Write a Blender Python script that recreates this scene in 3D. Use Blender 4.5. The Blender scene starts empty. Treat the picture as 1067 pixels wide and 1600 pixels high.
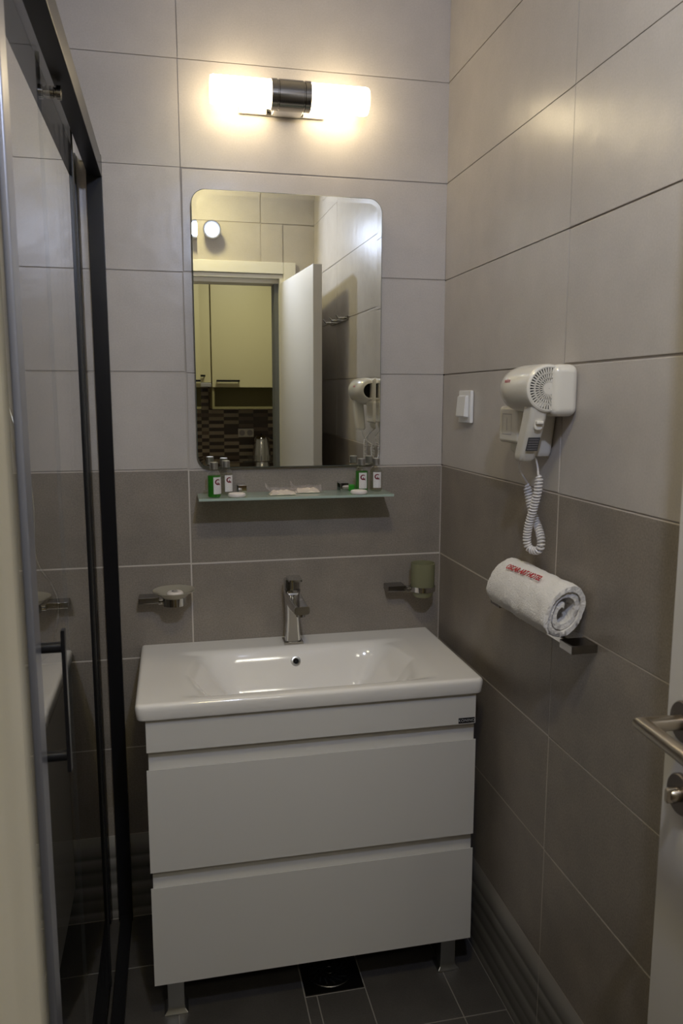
import bpy, bmesh, math, random
from mathutils import Vector, Matrix, noise
random.seed(7)
sc = bpy.context.scene
COL = sc.collection
PI = math.pi

# ------------------------------------------------------------------ camera
cam_d = bpy.data.cameras.new('camera')
cam = bpy.data.objects.new('camera', cam_d)
COL.objects.link(cam)
CP = Vector((-0.73529, -2.05639, 1.43627))
RX = Vector((0.977098, -0.212788, 0.000767))
RU = Vector((0.030280, 0.142605, 0.989316))
RF = Vector((0.210624, 0.966636, -0.145782))
mw = Matrix.Identity(4)
for i in range(3):
    mw[i][0] = RX[i]; mw[i][1] = RU[i]; mw[i][2] = -RF[i]; mw[i][3] = CP[i]
cam.matrix_world = mw
cam_d.sensor_fit = 'VERTICAL'
cam_d.sensor_height = 36
cam_d.sensor_width = 24
cam_d.lens = 27.231
cam_d.clip_start = 0.01
cam_d.clip_end = 50
cam_d.dof.use_dof = True
cam_d.dof.focus_distance = 2.1
cam_d.dof.aperture_fstop = 8.0
sc.camera = cam

# ------------------------------------------------------------------ world, exposure
w = bpy.data.worlds.new('world'); sc.world = w
w.use_nodes = True
w.node_tree.nodes['Background'].inputs[0].default_value = (0.6, 0.6, 0.6, 1)
w.node_tree.nodes['Background'].inputs[1].default_value = 0.0
sc.view_settings.view_transform = 'Standard'
sc.view_settings.look = 'None'
sc.view_settings.exposure = 0.0
sc.view_settings.gamma = 1.0
sc.view_settings.use_curve_mapping = False
sc.cycles.max_bounces = 14
sc.cycles.diffuse_bounces = 6
sc.cycles.glossy_bounces = 8
sc.cycles.transmission_bounces = 10
sc.cycles.transparent_max_bounces = 24
sc.cycles.caustics_reflective = True
sc.cycles.blur_glossy = 0.5
sc.cycles.sample_clamp_indirect = 4.0

# light strengths (lamps are built further down, from these numbers)
LAMP_COL = (1.0, 0.81, 0.50); LAMP_STR = 12.5
SPOT_COL = (0.60, 0.68, 0.92); SPOT_STR = 1120.0
SPOT_TILT = 6
CEIL_COL = (1.0, 0.86, 0.42); CEIL_STR = 152.0
KITCH_COL = (1.0, 0.95, 0.80); KITCH_STR = 35.0

# ------------------------------------------------------------------ materials
def new_mat(name):
    m = bpy.data.materials.new(name); m.use_nodes = True
    return m, m.node_tree, m.node_tree.nodes['Principled BSDF']

def plain(name, col, rough=0.5, metal=0.0, coat=0.0, bump=0.0, bscale=200.0, spec=0.5, vary=0.0):
    m, nt, b = new_mat(name)
    b.inputs['Base Color'].default_value = (*col, 1)
    b.inputs['Roughness'].default_value = rough
    b.inputs['Metallic'].default_value = metal
    b.inputs['Coat Weight'].default_value = coat
    b.inputs['Coat Roughness'].default_value = 0.05
    b.inputs['Specular IOR Level'].default_value = spec
    if bump or vary:
        tc = nt.nodes.new('ShaderNodeTexCoord')
        n = nt.nodes.new('ShaderNodeTexNoise')
        n.inputs['Scale'].default_value = bscale
        n.inputs['Detail'].default_value = 4
        nt.links.new(tc.outputs['Object'], n.inputs['Vector'])
        if bump:
            bp = nt.nodes.new('ShaderNodeBump')
            bp.inputs['Strength'].default_value = bump
            bp.inputs['Distance'].default_value = 0.002
            nt.links.new(n.outputs['Fac'], bp.inputs['Height'])
            nt.links.new(bp.outputs['Normal'], b.inputs['Normal'])
        if vary:
            mx = nt.nodes.new('ShaderNodeMix'); mx.data_type = 'RGBA'
            mx.inputs['A'].default_value = (*[c * (1 - vary) for c in col], 1)
            mx.inputs['B'].default_value = (*[min(1, c * (1 + vary)) for c in col], 1)
            nt.links.new(n.outputs['Fac'], mx.inputs['Factor'])
            nt.links.new(mx.outputs['Result'], b.inputs['Base Color'])
    return m

def tile_mat(name, base, rough, mottle=0.10, speck=0.25, wave=0.25, tint=(1.0, 1.0, 1.0)):
    """matt stoneware: cloudy mottling, fine specks, very slight waviness of the glaze"""
    m, nt, b = new_mat(name)
    L = nt.links.new
    tc = nt.nodes.new('ShaderNodeTexCoord')
    n1 = nt.nodes.new('ShaderNodeTexNoise'); n1.inputs['Scale'].default_value = 9; n1.inputs['Detail'].default_value = 6
    n1.inputs['Roughness'].default_value = 0.6
    n2 = nt.nodes.new('ShaderNodeTexNoise'); n2.inputs['Scale'].default_value = 260; n2.inputs['Detail'].default_value = 3
    n3 = nt.nodes.new('ShaderNodeTexNoise'); n3.inputs['Scale'].default_value = 14; n3.inputs['Detail'].default_value = 2
    for n in (n1, n2, n3): L(tc.outputs['Object'], n.inputs['Vector'])
    mx = nt.nodes.new('ShaderNodeMix'); mx.data_type = 'RGBA'
    mx.inputs['A'].default_value = (*[c * (1 - mottle) for c in base], 1)
    mx.inputs['B'].default_value = (*[c * (1 + mottle) * t for c, t in zip(base, tint)], 1)
    r1 = nt.nodes.new('ShaderNodeMapRange'); r1.inputs['From Min'].default_value = 0.3; r1.inputs['From Max'].default_value = 0.7
    L(n1.outputs['Fac'], r1.inputs['Value']); L(r1.outputs['Result'], mx.inputs['Factor'])
    r2 = nt.nodes.new('ShaderNodeMapRange'); r2.inputs['From Min'].default_value = 0.3; r2.inputs['From Max'].default_value = 0.7
    r2.inputs['To Min'].default_value = 1 - speck; r2.inputs['To Max'].default_value = 1 + speck
    L(n2.outputs['Fac'], r2.inputs['Value'])
    ml = nt.nodes.new('ShaderNodeVectorMath'); ml.operation = 'SCALE'
    L(mx.outputs['Result'], ml.inputs[0]); L(r2.outputs['Result'], ml.inputs['Scale'])
    L(ml.outputs['Vector'], b.inputs['Base Color'])
    bp = nt.nodes.new('ShaderNodeBump'); bp.inputs['Strength'].default_value = wave; bp.inputs['Distance'].default_value = 0.004
    L(n3.outputs['Fac'], bp.inputs['Height'])
    bp2 = nt.nodes.new('ShaderNodeBump'); bp2.inputs['Strength'].default_value = 0.10; bp2.inputs['Distance'].default_value = 0.0008
    L(n2.outputs['Fac'], bp2.inputs['Height']); L(bp.outputs['Normal'], bp2.inputs['Normal'])
    L(bp2.outputs['Normal'], b.inputs['Normal'])
    b.inputs['Roughness'].default_value = rough
    return m

def stripe_mat(name):
    m, nt, b = new_mat(name)
    L = nt.links.new
    tc = nt.nodes.new('ShaderNodeTexCoord'); sp = nt.nodes.new('ShaderNodeSeparateXYZ')
    L(tc.outputs['Object'], sp.inputs[0])
    dv = nt.nodes.new('ShaderNodeMath'); dv.operation = 'DIVIDE'; dv.inputs[1].default_value = 0.25
    L(sp.outputs['Z'], dv.inputs[0])
    cr = nt.nodes.new('ShaderNodeValToRGB'); cr.color_ramp.interpolation = 'LINEAR'
    K_ = 1.75
    stops = [(0.0, .085), (.09, .17), (.12, .065), (.24, .115), (.27, .065), (.40, .17), (.44, .07), (.55, .12),
             (.60, .06), (.72, .18), (.75, .075), (.80, .13), (.90, .21), (1.0, .24)]
    el = cr.color_ramp.elements
    el[0].position = stops[0][0]; el[1].position = 1.0
    for p, v in stops[1:-1]: el.new(p)
    for e, (p, v) in zip(sorted(el, key=lambda e: e.position), stops):
        e.position = p; e.color = (v * K_, v * K_ * .95, v * K_ * .88, 1)
    L(dv.outputs[0], cr.inputs['Fac'])
    L(cr.outputs['Color'], b.inputs['Base Color'])
    b.inputs['Roughness'].default_value = 0.4
    return m

def sheet_fresnel(nt, ior, k):
    """reflection of a thin sheet, all of it on the surface the light meets first (no refraction inside)"""
    L = nt.links.new
    f = nt.nodes.new('ShaderNodeFresnel'); f.inputs['IOR'].default_value = ior
    g = nt.nodes.new('ShaderNodeNewGeometry')
    i = nt.nodes.new('ShaderNodeMath'); i.operation = 'SUBTRACT'; i.inputs[0].default_value = 1.0; L(g.outputs['Backfacing'], i.inputs[1])
    m = nt.nodes.new('ShaderNodeMath'); m.operation = 'MULTIPLY'; L(f.outputs[0], m.inputs[0]); L(i.outputs[0], m.inputs[1])
    n = nt.nodes.new('ShaderNodeMath'); n.operation = 'MULTIPLY'; n.use_clamp = True; n.inputs[1].default_value = k; L(m.outputs[0], n.inputs[0])
    return n.outputs[0]

def thin_glass(name, tint=(.9, .93, .92), ior=1.45, rough=0.0, refl=1.0):
    m = bpy.data.materials.new(name); m.use_nodes = True
    nt = m.node_tree; nt.nodes.clear(); L = nt.links.new
    o = nt.nodes.new('ShaderNodeOutputMaterial')
    t = nt.nodes.new('ShaderNodeBsdfTransparent'); t.inputs['Color'].default_value = (*tint, 1)
    g = nt.nodes.new('ShaderNodeBsdfGlossy'); g.inputs['Roughness'].default_value = rough
    g.inputs['Color'].default_value = (refl, refl, refl, 1)
    mx = nt.nodes.new('ShaderNodeMixShader')
    L(sheet_fresnel(nt, ior, 1.5), mx.inputs[0]); L(t.outputs[0], mx.inputs[1]); L(g.outputs[0], mx.inputs[2]); L(mx.outputs[0], o.inputs['Surface'])
    return m

def frosted(name, col, mix=0.6, trans=0.75):
    """etched glass: part of the light goes straight on, the rest is scattered"""
    m = bpy.data.materials.new(name); m.use_nodes = True
    nt = m.node_tree; nt.nodes.clear(); L = nt.links.new
    o = nt.nodes.new('ShaderNodeOutputMaterial')
    t = nt.nodes.new('ShaderNodeBsdfTransparent'); t.inputs['Color'].default_value = (*[min(1, c * 1.3) for c in col], 1)
    tl = nt.nodes.new('ShaderNodeBsdfTranslucent'); tl.inputs['Color'].default_value = (*col, 1)
    d = nt.nodes.new('ShaderNodeBsdfDiffuse'); d.inputs['Color'].default_value = (*col, 1)
    g = nt.nodes.new('ShaderNodeBsdfGlossy'); g.inputs['Roughness'].default_value = 0.12
    a = nt.nodes.new('ShaderNodeMixShader'); a.inputs[0].default_value = trans
    bm_ = nt.nodes.new('ShaderNodeMixShader'); bm_.inputs[0].default_value = mix
    c = nt.nodes.new('ShaderNodeMixShader')
    L(d.outputs[0], a.inputs[1]); L(tl.outputs[0], a.inputs[2])
    L(t.outputs[0], bm_.inputs[1]); L(a.outputs[0], bm_.inputs[2])
    L(sheet_fresnel(nt, 1.45, 1.0), c.inputs[0]); L(bm_.outputs[0], c.inputs[1]); L(g.outputs[0], c.inputs[2]); L(c.outputs[0], o.inputs['Surface'])
    return m

def emit(name, col, s):
    m = bpy.data.materials.new(name); m.use_nodes = True
    nt = m.node_tree; nt.nodes.clear()
    o = nt.nodes.new('ShaderNodeOutputMaterial'); e = nt.nodes.new('ShaderNodeEmission')
    e.inputs[0].default_value = (*col, 1); e.inputs[1].default_value = s
    nt.links.new(e.outputs[0], o.inputs['Surface'])
    return m

M = {}
M['tile_light'] = tile_mat('light_stoneware_tile', (.50, .465, .435), .27, .05, .04, .30)
M['tile_light'].node_tree.nodes['Principled BSDF'].inputs['Specular IOR Level'].default_value = .36
M['tile_dark'] = tile_mat('dark_stoneware_tile', (.262, .233, .206), .36, .13, .16, .15, (1.02, 1.0, .96))
M['tile_floor'] = tile_mat('floor_stoneware_tile', (.074, .068, .064), .42, .16, .14, .12)
M['stripe'] = stripe_mat('striped_border_tile')
M['grout'] = plain('light_grey_grout', (.60, .55, .50), .85, bump=.3, bscale=400)
M['grout_light'] = plain('beige_grout', (.46, .42, .38), .85, bump=.3, bscale=400)
M['grout_dark'] = plain('grey_floor_grout', (.26, .24, .22), .85, bump=.3, bscale=400)
M['plaster'] = plain('white_plaster', (.66, .65, .62), .8, bump=.1, bscale=60)
M['kitchen_wall'] = plain('cream_kitchen_plaster', (.62, .60, .56), .8, bump=.1, bscale=60)
M['ceramic'] = plain('glazed_white_ceramic', (.90, .875, .85), .10, coat=.2)
M['lacquer'] = plain('white_lacquered_board', (.70, .685, .665), .38)
M['door_white'] = plain('white_door_foil', (.68, .665, .65), .35)
M['trim_white'] = plain('cream_white_trim', (.75, .73, .68), .4)
M['gap_grey'] = plain('grey_door_seal', (.13, .14, .15), .6)
M['chrome'] = plain('polished_chrome', (.62, .62, .62), .07, 1.0)
M['chrome_dark'] = plain('dark_nickel', (.30, .29, .28), .16, 1.0)
M['alu'] = plain('brushed_aluminium', (.55, .55, .54), .32, 1.0)
M['nickel'] = plain('satin_nickel', (.56, .50, .42), .30, 1.0)
M['bronze'] = plain('satin_bronze_plate', (.22, .19, .17), .38, 1.0)
M['black'] = plain('black_powder_coat', (.010, .010, .012), .30, spec=.25)
M['matt_black'] = plain('matt_black_metal', (.010, .010, .010), .75, spec=.2)
M['seal'] = plain('black_rubber_seal', (.012, .012, .012), .5)
M['steel_drain'] = plain('dark_steel', (.10, .095, .09), .35, 1.0)
M['void'] = plain('black_hole', (.004, .004, .004), .9)
M['mirror'] = plain('silvered_mirror', (.88, .90, .86), .0, 1.0)
M['mirror_edge'] = plain('dark_mirror_edge', (.10, .12, .11), .3)
M['glass'] = thin_glass('shower_glass', (.96, .97, .965), 1.45)
M['glass_seal'] = frosted('clear_plastic_seal', (.50, .52, .56), .65, .5)
M['grey_profile'] = plain('grey_anodised_profile', (.30, .31, .36), .3, .6)
M['shelf_glass'] = frosted('frosted_shelf_glass', (.60, .70, .63), .72, .40)
M['shelf_edge'] = plain('green_glass_edge', (.42, .52, .46), .25)
M['dish_glass'] = frosted('etched_dish_glass', (.60, .57, .49), .72, .35)
M['cup_glass'] = frosted('etched_cup_glass', (.50, .50, .34), .60, .45)
M['bottle'] = thin_glass('clear_bottle_plastic', (.95, .955, .945), 1.45)
M['green_liquid'] = frosted('green_shampoo', (.13, .52, .08), .45, .6)
M['clear_liquid'] = frosted('clear_lotion', (.72, .70, .66), .12, .6)
M['green_solid'] = plain('plain_green', (.03, .28, .02), .3)
M['label'] = plain('white_paper_label', (.72, .70, .70), .5)
M['logo'] = plain('dark_red_print', (.17, .015, .03), .5)
M['print_grey'] = plain('grey_print', (.36, .34, .35), .6)
M['soap'] = plain('pleated_soap_paper', (.80, .74, .70), .45)
M['cream'] = plain('cream_paper', (.86, .81, .66), .6, bump=.6, bscale=90)
M['film'] = frosted('clear_plastic_film', (.74, .70, .70), .28, .4)
M['plastic'] = plain('white_glossy_plastic', (.72, .69, .62), .18, coat=.3)
M['switch'] = plain('white_switch_plastic', (.80, .80, .80), .3)
M['sticker'] = plain('dark_grey_sticker', (.07, .07, .075), .5)
M['cord'] = plain('white_cord_rubber', (.70, .68, .68), .35)
M['pink'] = plain('faded_red_print', (.45, .12, .14), .5)
M['towel'] = plain('white_terry_cloth', (.80, .78, .76), .95, bump=1.0, bscale=330, spec=.1)
M['red'] = plain('red_thread', (.45, .012, .02), .7)
M['silver_print'] = plain('silver_print', (.55, .55, .58), .4)
M['kitchen_cab'] = plain('cream_kitchen_front', (.66, .60, .33), .4)
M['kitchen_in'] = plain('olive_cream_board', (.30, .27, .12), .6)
M['worktop'] = plain('brown_wood_worktop', (.20, .12, .06), .4, vary=.3, bscale=12)
M['lamp'] = emit('frosted_lamp_glass', LAMP_COL, LAMP_STR)
M['spot'] = emit('cool_light_disc', SPOT_COL, SPOT_STR)
M['clamp'] = emit('warm_downlight', CEIL_COL, CEIL_STR)
M['klamp'] = emit('kitchen_ceiling_light', KITCH_COL, KITCH_STR)

# striped mosaic splashback of the kitchen
def mosaic_mat():
    m, nt, b = new_mat('striped_brown_mosaic'); L = nt.links.new
    tc = nt.nodes.new('ShaderNodeTexCoord'); sp = nt.nodes.new('ShaderNodeSeparateXYZ'); L(tc.outputs['Object'], sp.inputs[0])
    def fl(sock, k, off=0.0):
        a = nt.nodes.new('ShaderNodeMath'); a.operation = 'MULTIPLY_ADD'; a.inputs[1].default_value = k; a.inputs[2].default_value = off
        L(sock, a.inputs[0]); c = nt.nodes.new('ShaderNodeMath'); c.operation = 'FLOOR'; L(a.outputs[0], c.inputs[0]); return c.outputs[0]
    cx = fl(sp.outputs['X'], 1 / .113, .65); cz = fl(sp.outputs['Z'], 1 / .0270)
    cb = nt.nodes.new('ShaderNodeCombineXYZ'); L(cx, cb.inputs[0]); L(cz, cb.inputs[1])
    wn = nt.nodes.new('ShaderNodeTexWhiteNoise'); wn.noise_dimensions = '2D'; L(cb.outputs[0], wn.inputs['Vector'])
    def mth(op, a_, b_):
        n = nt.nodes.new('ShaderNodeMath'); n.operation = op
        for i, q in enumerate((a_, b_)):
            if isinstance(q, (int, float)): n.inputs[i].default_value = q
            else: L(q, n.inputs[i])
        return n.outputs[0]
    par = mth('FLOORED_MODULO', mth('ADD', cz, cx), 2.0)          # alternate rows, shifted column by column
    val = mth('ADD', mth('MULTIPLY', par, .5), mth('MULTIPLY', wn.outputs['Value'], .62))
    cr = nt.nodes.new('ShaderNodeValToRGB'); cr.color_ramp.interpolation = 'CONSTANT'
    el = cr.color_ramp.elements
    el[0].color = (.30, .25, .17, 1); el[1].position = .20; el[1].color = (.38, .32, .23, 1)
    e = el.new(.42); e.color = (.14, .10, .07, 1)
    e = el.new(.54); e.color = (.055, .036, .025, 1)
    L(val, cr.inputs['Fac']); L(cr.outputs['Color'], b.inputs['Base Color'])
    b.inputs['Roughness'].default_value = .25
    return m
M['mosaic'] = mosaic_mat()

# ------------------------------------------------------------------ helpers
def box(bm, x0, x1, y0, y1, z0, z1, bev=0.0, seg=2, mi=0):
    old = set(bm.faces)
    r = bmesh.ops.create_cube(bm, size=1.0)
    vs = r['verts']
    sx, sy, sz = x1 - x0, y1 - y0, z1 - z0
    for v in vs:
        v.co = Vector(((x0 + x1) / 2 + v.co.x * sx, (y0 + y1) / 2 + v.co.y * sy, (z0 + z1) / 2 + v.co.z * sz))
    fs = {f for v in vs for f in v.link_faces}
    if bev > 0:
        es = list({e for v in vs for e in v.link_edges})
        r2 = bmesh.ops.bevel(bm, geom=es, offset=bev, segments=seg, profile=.5, affect='EDGES', clamp_overlap=True)
    fs = set(bm.faces) - old
    for f in fs: f.material_index = mi
    return fs

def ring_frames(pts, closed=False):
    n = len(pts); out = []; up = None
    for i in range(n):
        a = pts[(i - 1) % n] if (i > 0 or closed) else pts[i]
        b = pts[(i + 1) % n] if (i < n - 1 or closed) else pts[i]
        t = (b - a).normalized()
        if up is None:
            up = Vector((0, 0, 1)) if abs(t.z) < .9 else Vector((1, 0, 0))
        u = (up - t * up.dot(t)).normalized(); v = t.cross(u); up = u
        out.append((t, u, v))
    return out

def tube(bm, pts, r, seg=12, cap=True, mi=0, closed=False):
    pts = [Vector(p) for p in pts]
    rr = r if isinstance(r, (list, tuple)) else [r] * len(pts)
    fr = ring_frames(pts, closed); rings = []
    for p, (t, u, v), q in zip(pts, fr, rr):
        rings.append([bm.verts.new(p + (u * math.cos(2 * PI * k / seg) + v * math.sin(2 * PI * k / seg)) * q) for k in range(seg)])
    m = len(rings)
    for i in range(m if closed else m - 1):
        A, B = rings[i], rings[(i + 1) % m]
        for k in range(seg):
            f = bm.faces.new((A[k], A[(k + 1) % seg], B[(k + 1) % seg], B[k])); f.material_index = mi
    if cap and not closed:
        f = bm.faces.new(rings[0][::-1]); f.material_index = mi
        f = bm.faces.new(rings[-1]); f.material_index = mi

def lathe(bm, prof, c, axis='z', seg=40, mi=0, sgn=1, cap0=False, cap1=False):
    """prof: (radius, distance along axis)"""
    c = Vector(c); rings = []
    for r, h in prof:
        ring = []
        for k in range(seg):
            a = 2 * PI * k / seg
            p, q = r * math.cos(a), r * math.sin(a)
            if axis == 'z': o = Vector((p, q, h * sgn))
            elif axis == 'y': o = Vector((p, h * sgn, q))
            else: o = Vector((h * sgn, p, q))
            ring.append(bm.verts.new(c + o))
        rings.append(ring)
    for A, B in zip(rings, rings[1:]):
        for k in range(seg):
            f = bm.faces.new((A[k], A[(k + 1) % seg], B[(k + 1) % seg], B[k])); f.material_index = mi
    if cap0:
        f = bm.faces.new(rings[0][::-1]); f.material_index = mi
    if cap1:
        f = bm.faces.new(rings[-1]); f.material_index = mi

def loft(bm, sections, mi=0, cap=True):
    rings = [[bm.verts.new(Vector(p)) for p in s] for s in sections]
    n = len(rings[0])
    for A, B in zip(rings, rings[1:]):
        for k in range(n):
            f = bm.faces.new((A[k], A[(k + 1) % n], B[(k + 1) % n], B[k])); f.material_index = mi
    if cap:
        f = bm.faces.new(rings[0][::-1]); f.material_index = mi
        f = bm.faces.new(rings[-1]); f.material_index = mi

def rrect(w_, h_, r, n=6):
    """rounded rectangle outline, centred, counter-clockwise"""
    out = []
    for cx, cy, a0 in ((w_ / 2 - r, h_ / 2 - r, 0), (-w_ / 2 + r, h_ / 2 - r, 90), (-w_ / 2 + r, -h_ / 2 + r, 180), (w_ / 2 - r, -h_ / 2 + r, 270)):
        for k in range(n + 1):
            a = math.radians(a0 + 90 * k / n)
            out.append((cx + r * math.cos(a), cy + r * math.sin(a)))
    return out

def world_loc(o):
    v = Vector((0, 0, 0))
    while o:
        v += o.location; o = o.parent
    return v

def link(name, bm, mats, parent=None, smooth=True, angle=35, loc=None):
    if not isinstance(mats, (list, tuple)): mats = [mats]
    bmesh.ops.recalc_face_normals(bm, faces=bm.faces)
    off = Vector(loc) if loc is not None else (world_loc(parent) if parent else Vector((0, 0, 0)))
    bmesh.ops.translate(bm, verts=bm.verts, vec=-off)
    me = bpy.data.meshes.new(name); bm.to_mesh(me); bm.free()
    for m in mats: me.materials.append(m)
    if smooth:
        me.polygons.foreach_set('use_smooth', [True] * len(me.polygons))
        me.set_sharp_from_angle(angle=math.radians(angle))
    o = bpy.data.objects.new(name, me); COL.objects.link(o)
    if smooth and len(me.polygons) < 4000:
        wn = o.modifiers.new('weighted_normal', 'WEIGHTED_NORMAL'); wn.keep_sharp = True
    if parent: o.parent = parent
    elif loc is not None: o.location = loc
    return o

def thing(name, label, cat, loc, group=None):
    o = bpy.data.objects.new(name, None); COL.objects.link(o)
    o.location = loc; o['label'] = label; o['category'] = cat
    o.empty_display_size = .02
    if group: o['group'] = group
    return o

def tag(o, label, cat, group=None):
    o['label'] = label; o['category'] = cat
    if group: o['group'] = group
    return o

def struct(name, bm, mats, label=None, **k):
    o = link(name, bm, mats, **k); o['kind'] = 'structure'
    if label: o['label'] = label
    return o

def B(): return bmesh.new()

def text_bm(s, size, shear=0.0, extrude=0.0004, space=1.0, bold=0.0):
    cu = bpy.data.curves.new('lettering_curve', 'FONT')
    cu.body = s; cu.size = size; cu.shear = shear; cu.extrude = extrude; cu.space_character = space; cu.offset = bold
    cu.align_x = 'CENTER'; cu.align_y = 'CENTER'
    o = bpy.data.objects.new('lettering_curve', cu)
    COL.objects.link(o)
    bpy.context.view_layer.update()
    me = bpy.data.meshes.new_from_object(o.evaluated_get(bpy.context.evaluated_depsgraph_get()))
    bm = B(); bm.from_mesh(me)
    bpy.data.objects.remove(o); bpy.data.curves.remove(cu); bpy.data.meshes.remove(me)
    return bm

# ------------------------------------------------------------------ tiled walls
TH, GAP = 0.25, 0.0036
def subtract(rect, hole):
    u0, u1, z0, z1 = rect; a0, a1, b0, b1 = hole
    if a1 <= u0 or a0 >= u1 or b1 <= z0 or b0 >= z1: return [rect]
    out = []
    if a0 > u0: out.append((u0, a0, z0, z1))
    if a1 < u1: out.append((a1, u1, z0, z1))
    m0, m1 = max(u0, a0), min(u1, a1)
    if b0 > z0: out.append((m0, m1, z0, b0))
    if b1 < z1: out.append((m0, m1, b1, z1))
    return out

def tiled_wall(name, O, U, N, u0, u1, z1, joints, label, hole=None, thick=.10, clip=None):
    """O origin on the tile face, U horizontal direction, N normal into the room"""
    bm = B(); O, U, N = Vector(O), Vector(U), Vector(N)
    rnd = random.Random(sum(map(ord, name)))
    def quadbox(a, b, c, d, n0, n1, bev, mi, tilt=(0, 0)):
        old = set(bm.faces)
        r = bmesh.ops.create_cube(bm, size=1.0); vs = r['verts']
        loc = {v: v.co.copy() for v in vs}
        for v, l in loc.items():
            u = a + (l.x + .5) * (b - a); z = c + (l.y + .5) * (d - c); n = n0 + (l.z + .5) * (n1 - n0)
            if l.z > 0: n += tilt[0] * l.x + tilt[1] * l.y
            v.co = O + U * u + N * n + Vector((0, 0, z))
        if bev:
            es = [e for e in {e for v in vs for e in v.link_edges} if all(loc[v].z > 0 for v in e.verts)]
            r2 = bmesh.ops.bevel(bm, geom=es, offset=bev, segments=2, profile=.5, affect='EDGES')
        for f in set(bm.faces) - old: f.material_index = mi
    back = [(u0, u1, 0, z1)]
    if hole: back = subtract(back[0], hole)
    for a, b, c, d in back:
        if c < 1.25 < d:
            quadbox(a, b, c, 1.25, -thick, -.0006, 0, 3); quadbox(a, b, 1.25, d, -thick, -.0027, 0, 4)
        else: quadbox(a, b, c, d, -thick, -.0021, 0, 4)
    xs = sorted([u0] + [j for j in joints if u0 < j < u1] + [u1])
    k = 0
    while k * TH < z1 - .01:
        c, d = k * TH, min(z1, (k + 1) * TH)
        for a, b in zip(xs, xs[1:]):
            rects = [(a, b, c, d)]
            if hole: rects = subtract(rects[0], hole)
            for ra, rb, rc, rd in rects:
                gg = .0023 if k >= 5 else GAP / 2
                if rb - ra < .01 or rd - rc < .01: continue
                mi = 2 if k == 0 else (1 if k < 5 else 0)
                t = (rnd.uniform(-.0005, .0005), rnd.uniform(-.0005, .0005))
                g = gg
                gl = .0002 if (ra < u0 + .001 and k >= 5) else g
                quadbox(ra + gl, rb - g, rc + g, rd - g, -.006, 0, .0016 if mi == 0 else .0011, mi, t)
        k += 1
    return struct(name, bm, [M['tile_light'], M['tile_dark'], M['stripe'], M['grout'], M['grout_light']], label, smooth=False)

ZC = 2.50
tiled_wall('wall_back', (0, 0, 0), (-1, 0, 0), (0, -1, 0), 0, 1.75, ZC, (.696, 1.396), 'tiled end wall, light above and dark grey below')
tiled_wall('wall_right', (0, 0, 0), (0, -1, 0), (-1, 0, 0), 0, 1.90, ZC, (.677, 1.377), 'tiled right wall, light above and dark grey below')
tiled_wall('wall_rear', (0, -1.90, 0), (-1, 0, 0), (0, 1, 0), 0, .93, ZC, (.264,), 'tiled wall around the doorway', hole=(.155, .775, -.01, 2.02))
tiled_wall('wall_left', (-1.75, 0, 0), (0, -1, 0), (1, 0, 0), 0, 1.062, ZC, (.40, 1.10), 'tiled wall inside the shower')
tiled_wall('wall_partition', (-.93, -1.062, 0), (0, -1, 0), (1, 0, 0), 0, .838, ZC, (.45,), 'tiled wall between shower and doorway')
tiled_wall('wall_shower', (-1.04, -1.062, 0), (-1, 0, 0), (0, 1, 0), 0, .71, ZC, (.4,), 'tiled end wall of the shower')

bm = B(); box(bm, -1.85, .1, -1.90, .1, ZC, ZC + .1)
struct('ceiling', bm, M['plaster'])

# floor: dark tiles with grey grout, a gap in them for the drain
bm = B()
box(bm, -1.85, .1, -2.06, .1, -.06, -.0012, mi=1)
xs = [-1.75, -1.739, -1.413, -1.086, -.760, -.433, -.107, 0]; ys = [-2.06, -1.84, -1.513, -1.184, -.857, -.530, -.203, 0]
DR = (-.462, -.312, -.392, -.242)
for a, b in zip(xs, xs[1:]):
    for c, d in zip(ys, ys[1:]):
        for r in subtract((a, b, c, d), DR):
            if r[1] - r[0] < .02 or r[3] - r[2] < .005: continue
            box(bm, r[0] + .0014, r[1] - .0014, r[2] + .0014, r[3] - .0014, -.005, 0, .0006, 1)
struct('floor', bm, [M['tile_floor'], M['grout_dark']], smooth=False)

# ------------------------------------------------------------------ doorway and door
bm = B()
box(bm, -.155, -.095, -1.899, -1.884, 0, 2.069, .003)
box(bm, -.835, -.7685, -1.899, -1.880, 0, 2.069, .003)
box(bm, -.7685, -.155, -1.899, -1.884, 2.014, 2.069, .003)
box(bm, -.173, -.155, -1.899, -2.055, 0, 2.012)
box(bm, -.790, -.7700, -1.899, -2.055, 0, 2.012)
box(bm, -.770, -.173, -1.899, -2.055, 1.994, 2.012)
box(bm, -.770, -.173, -1.945, -2.055, 1.975, 1.994)
struct('trim_1', bm, M['trim_white'], 'cream white casing and lining of the doorway', angle=30)
bm = B()
box(bm, -.193, -.173, -1.945, -2.055, 0, 1.975)
struct('trim_2', bm, M['gap_grey'], 'grey stop strip in the doorway lining')

dr = bpy.data.objects.new('door_1', None); COL.objects.link(dr)
dr.location = (-.174, -1.882, 0.0); dr['kind'] = 'structure'; dr['label'] = 'white door leaf standing open along the right wall'
D = (Vector((-.134, -1.232, 0)) - Vector((-.174, -1.882, 0))); LW = D.length
ang = math.atan2(D.y, D.x) - PI / 2
dr.rotation_euler = (0, 0, ang)     # local +y runs along the leaf, local -x is the face towards the room
bm = B(); box(bm, 0, .039, 0, LW, .008, 1.968, .0025, 2)
o = link('door_leaf', bm, M['door_white'], dr, loc=(0, 0, 0)); o.parent = dr; o.location = (0, 0, 0)
def local(name, bm, m, par, **k):
    o = link(name, bm, m, None, **k); o.parent = par; return o
ry = LW - .045
bm = B(); lathe(bm, [(.0005, 0), (.026, 0), (.026, .006), (.0245, .0085), (.0005, .0085)], (0, ry, 1.049), 'x', 40, sgn=-1)
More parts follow.
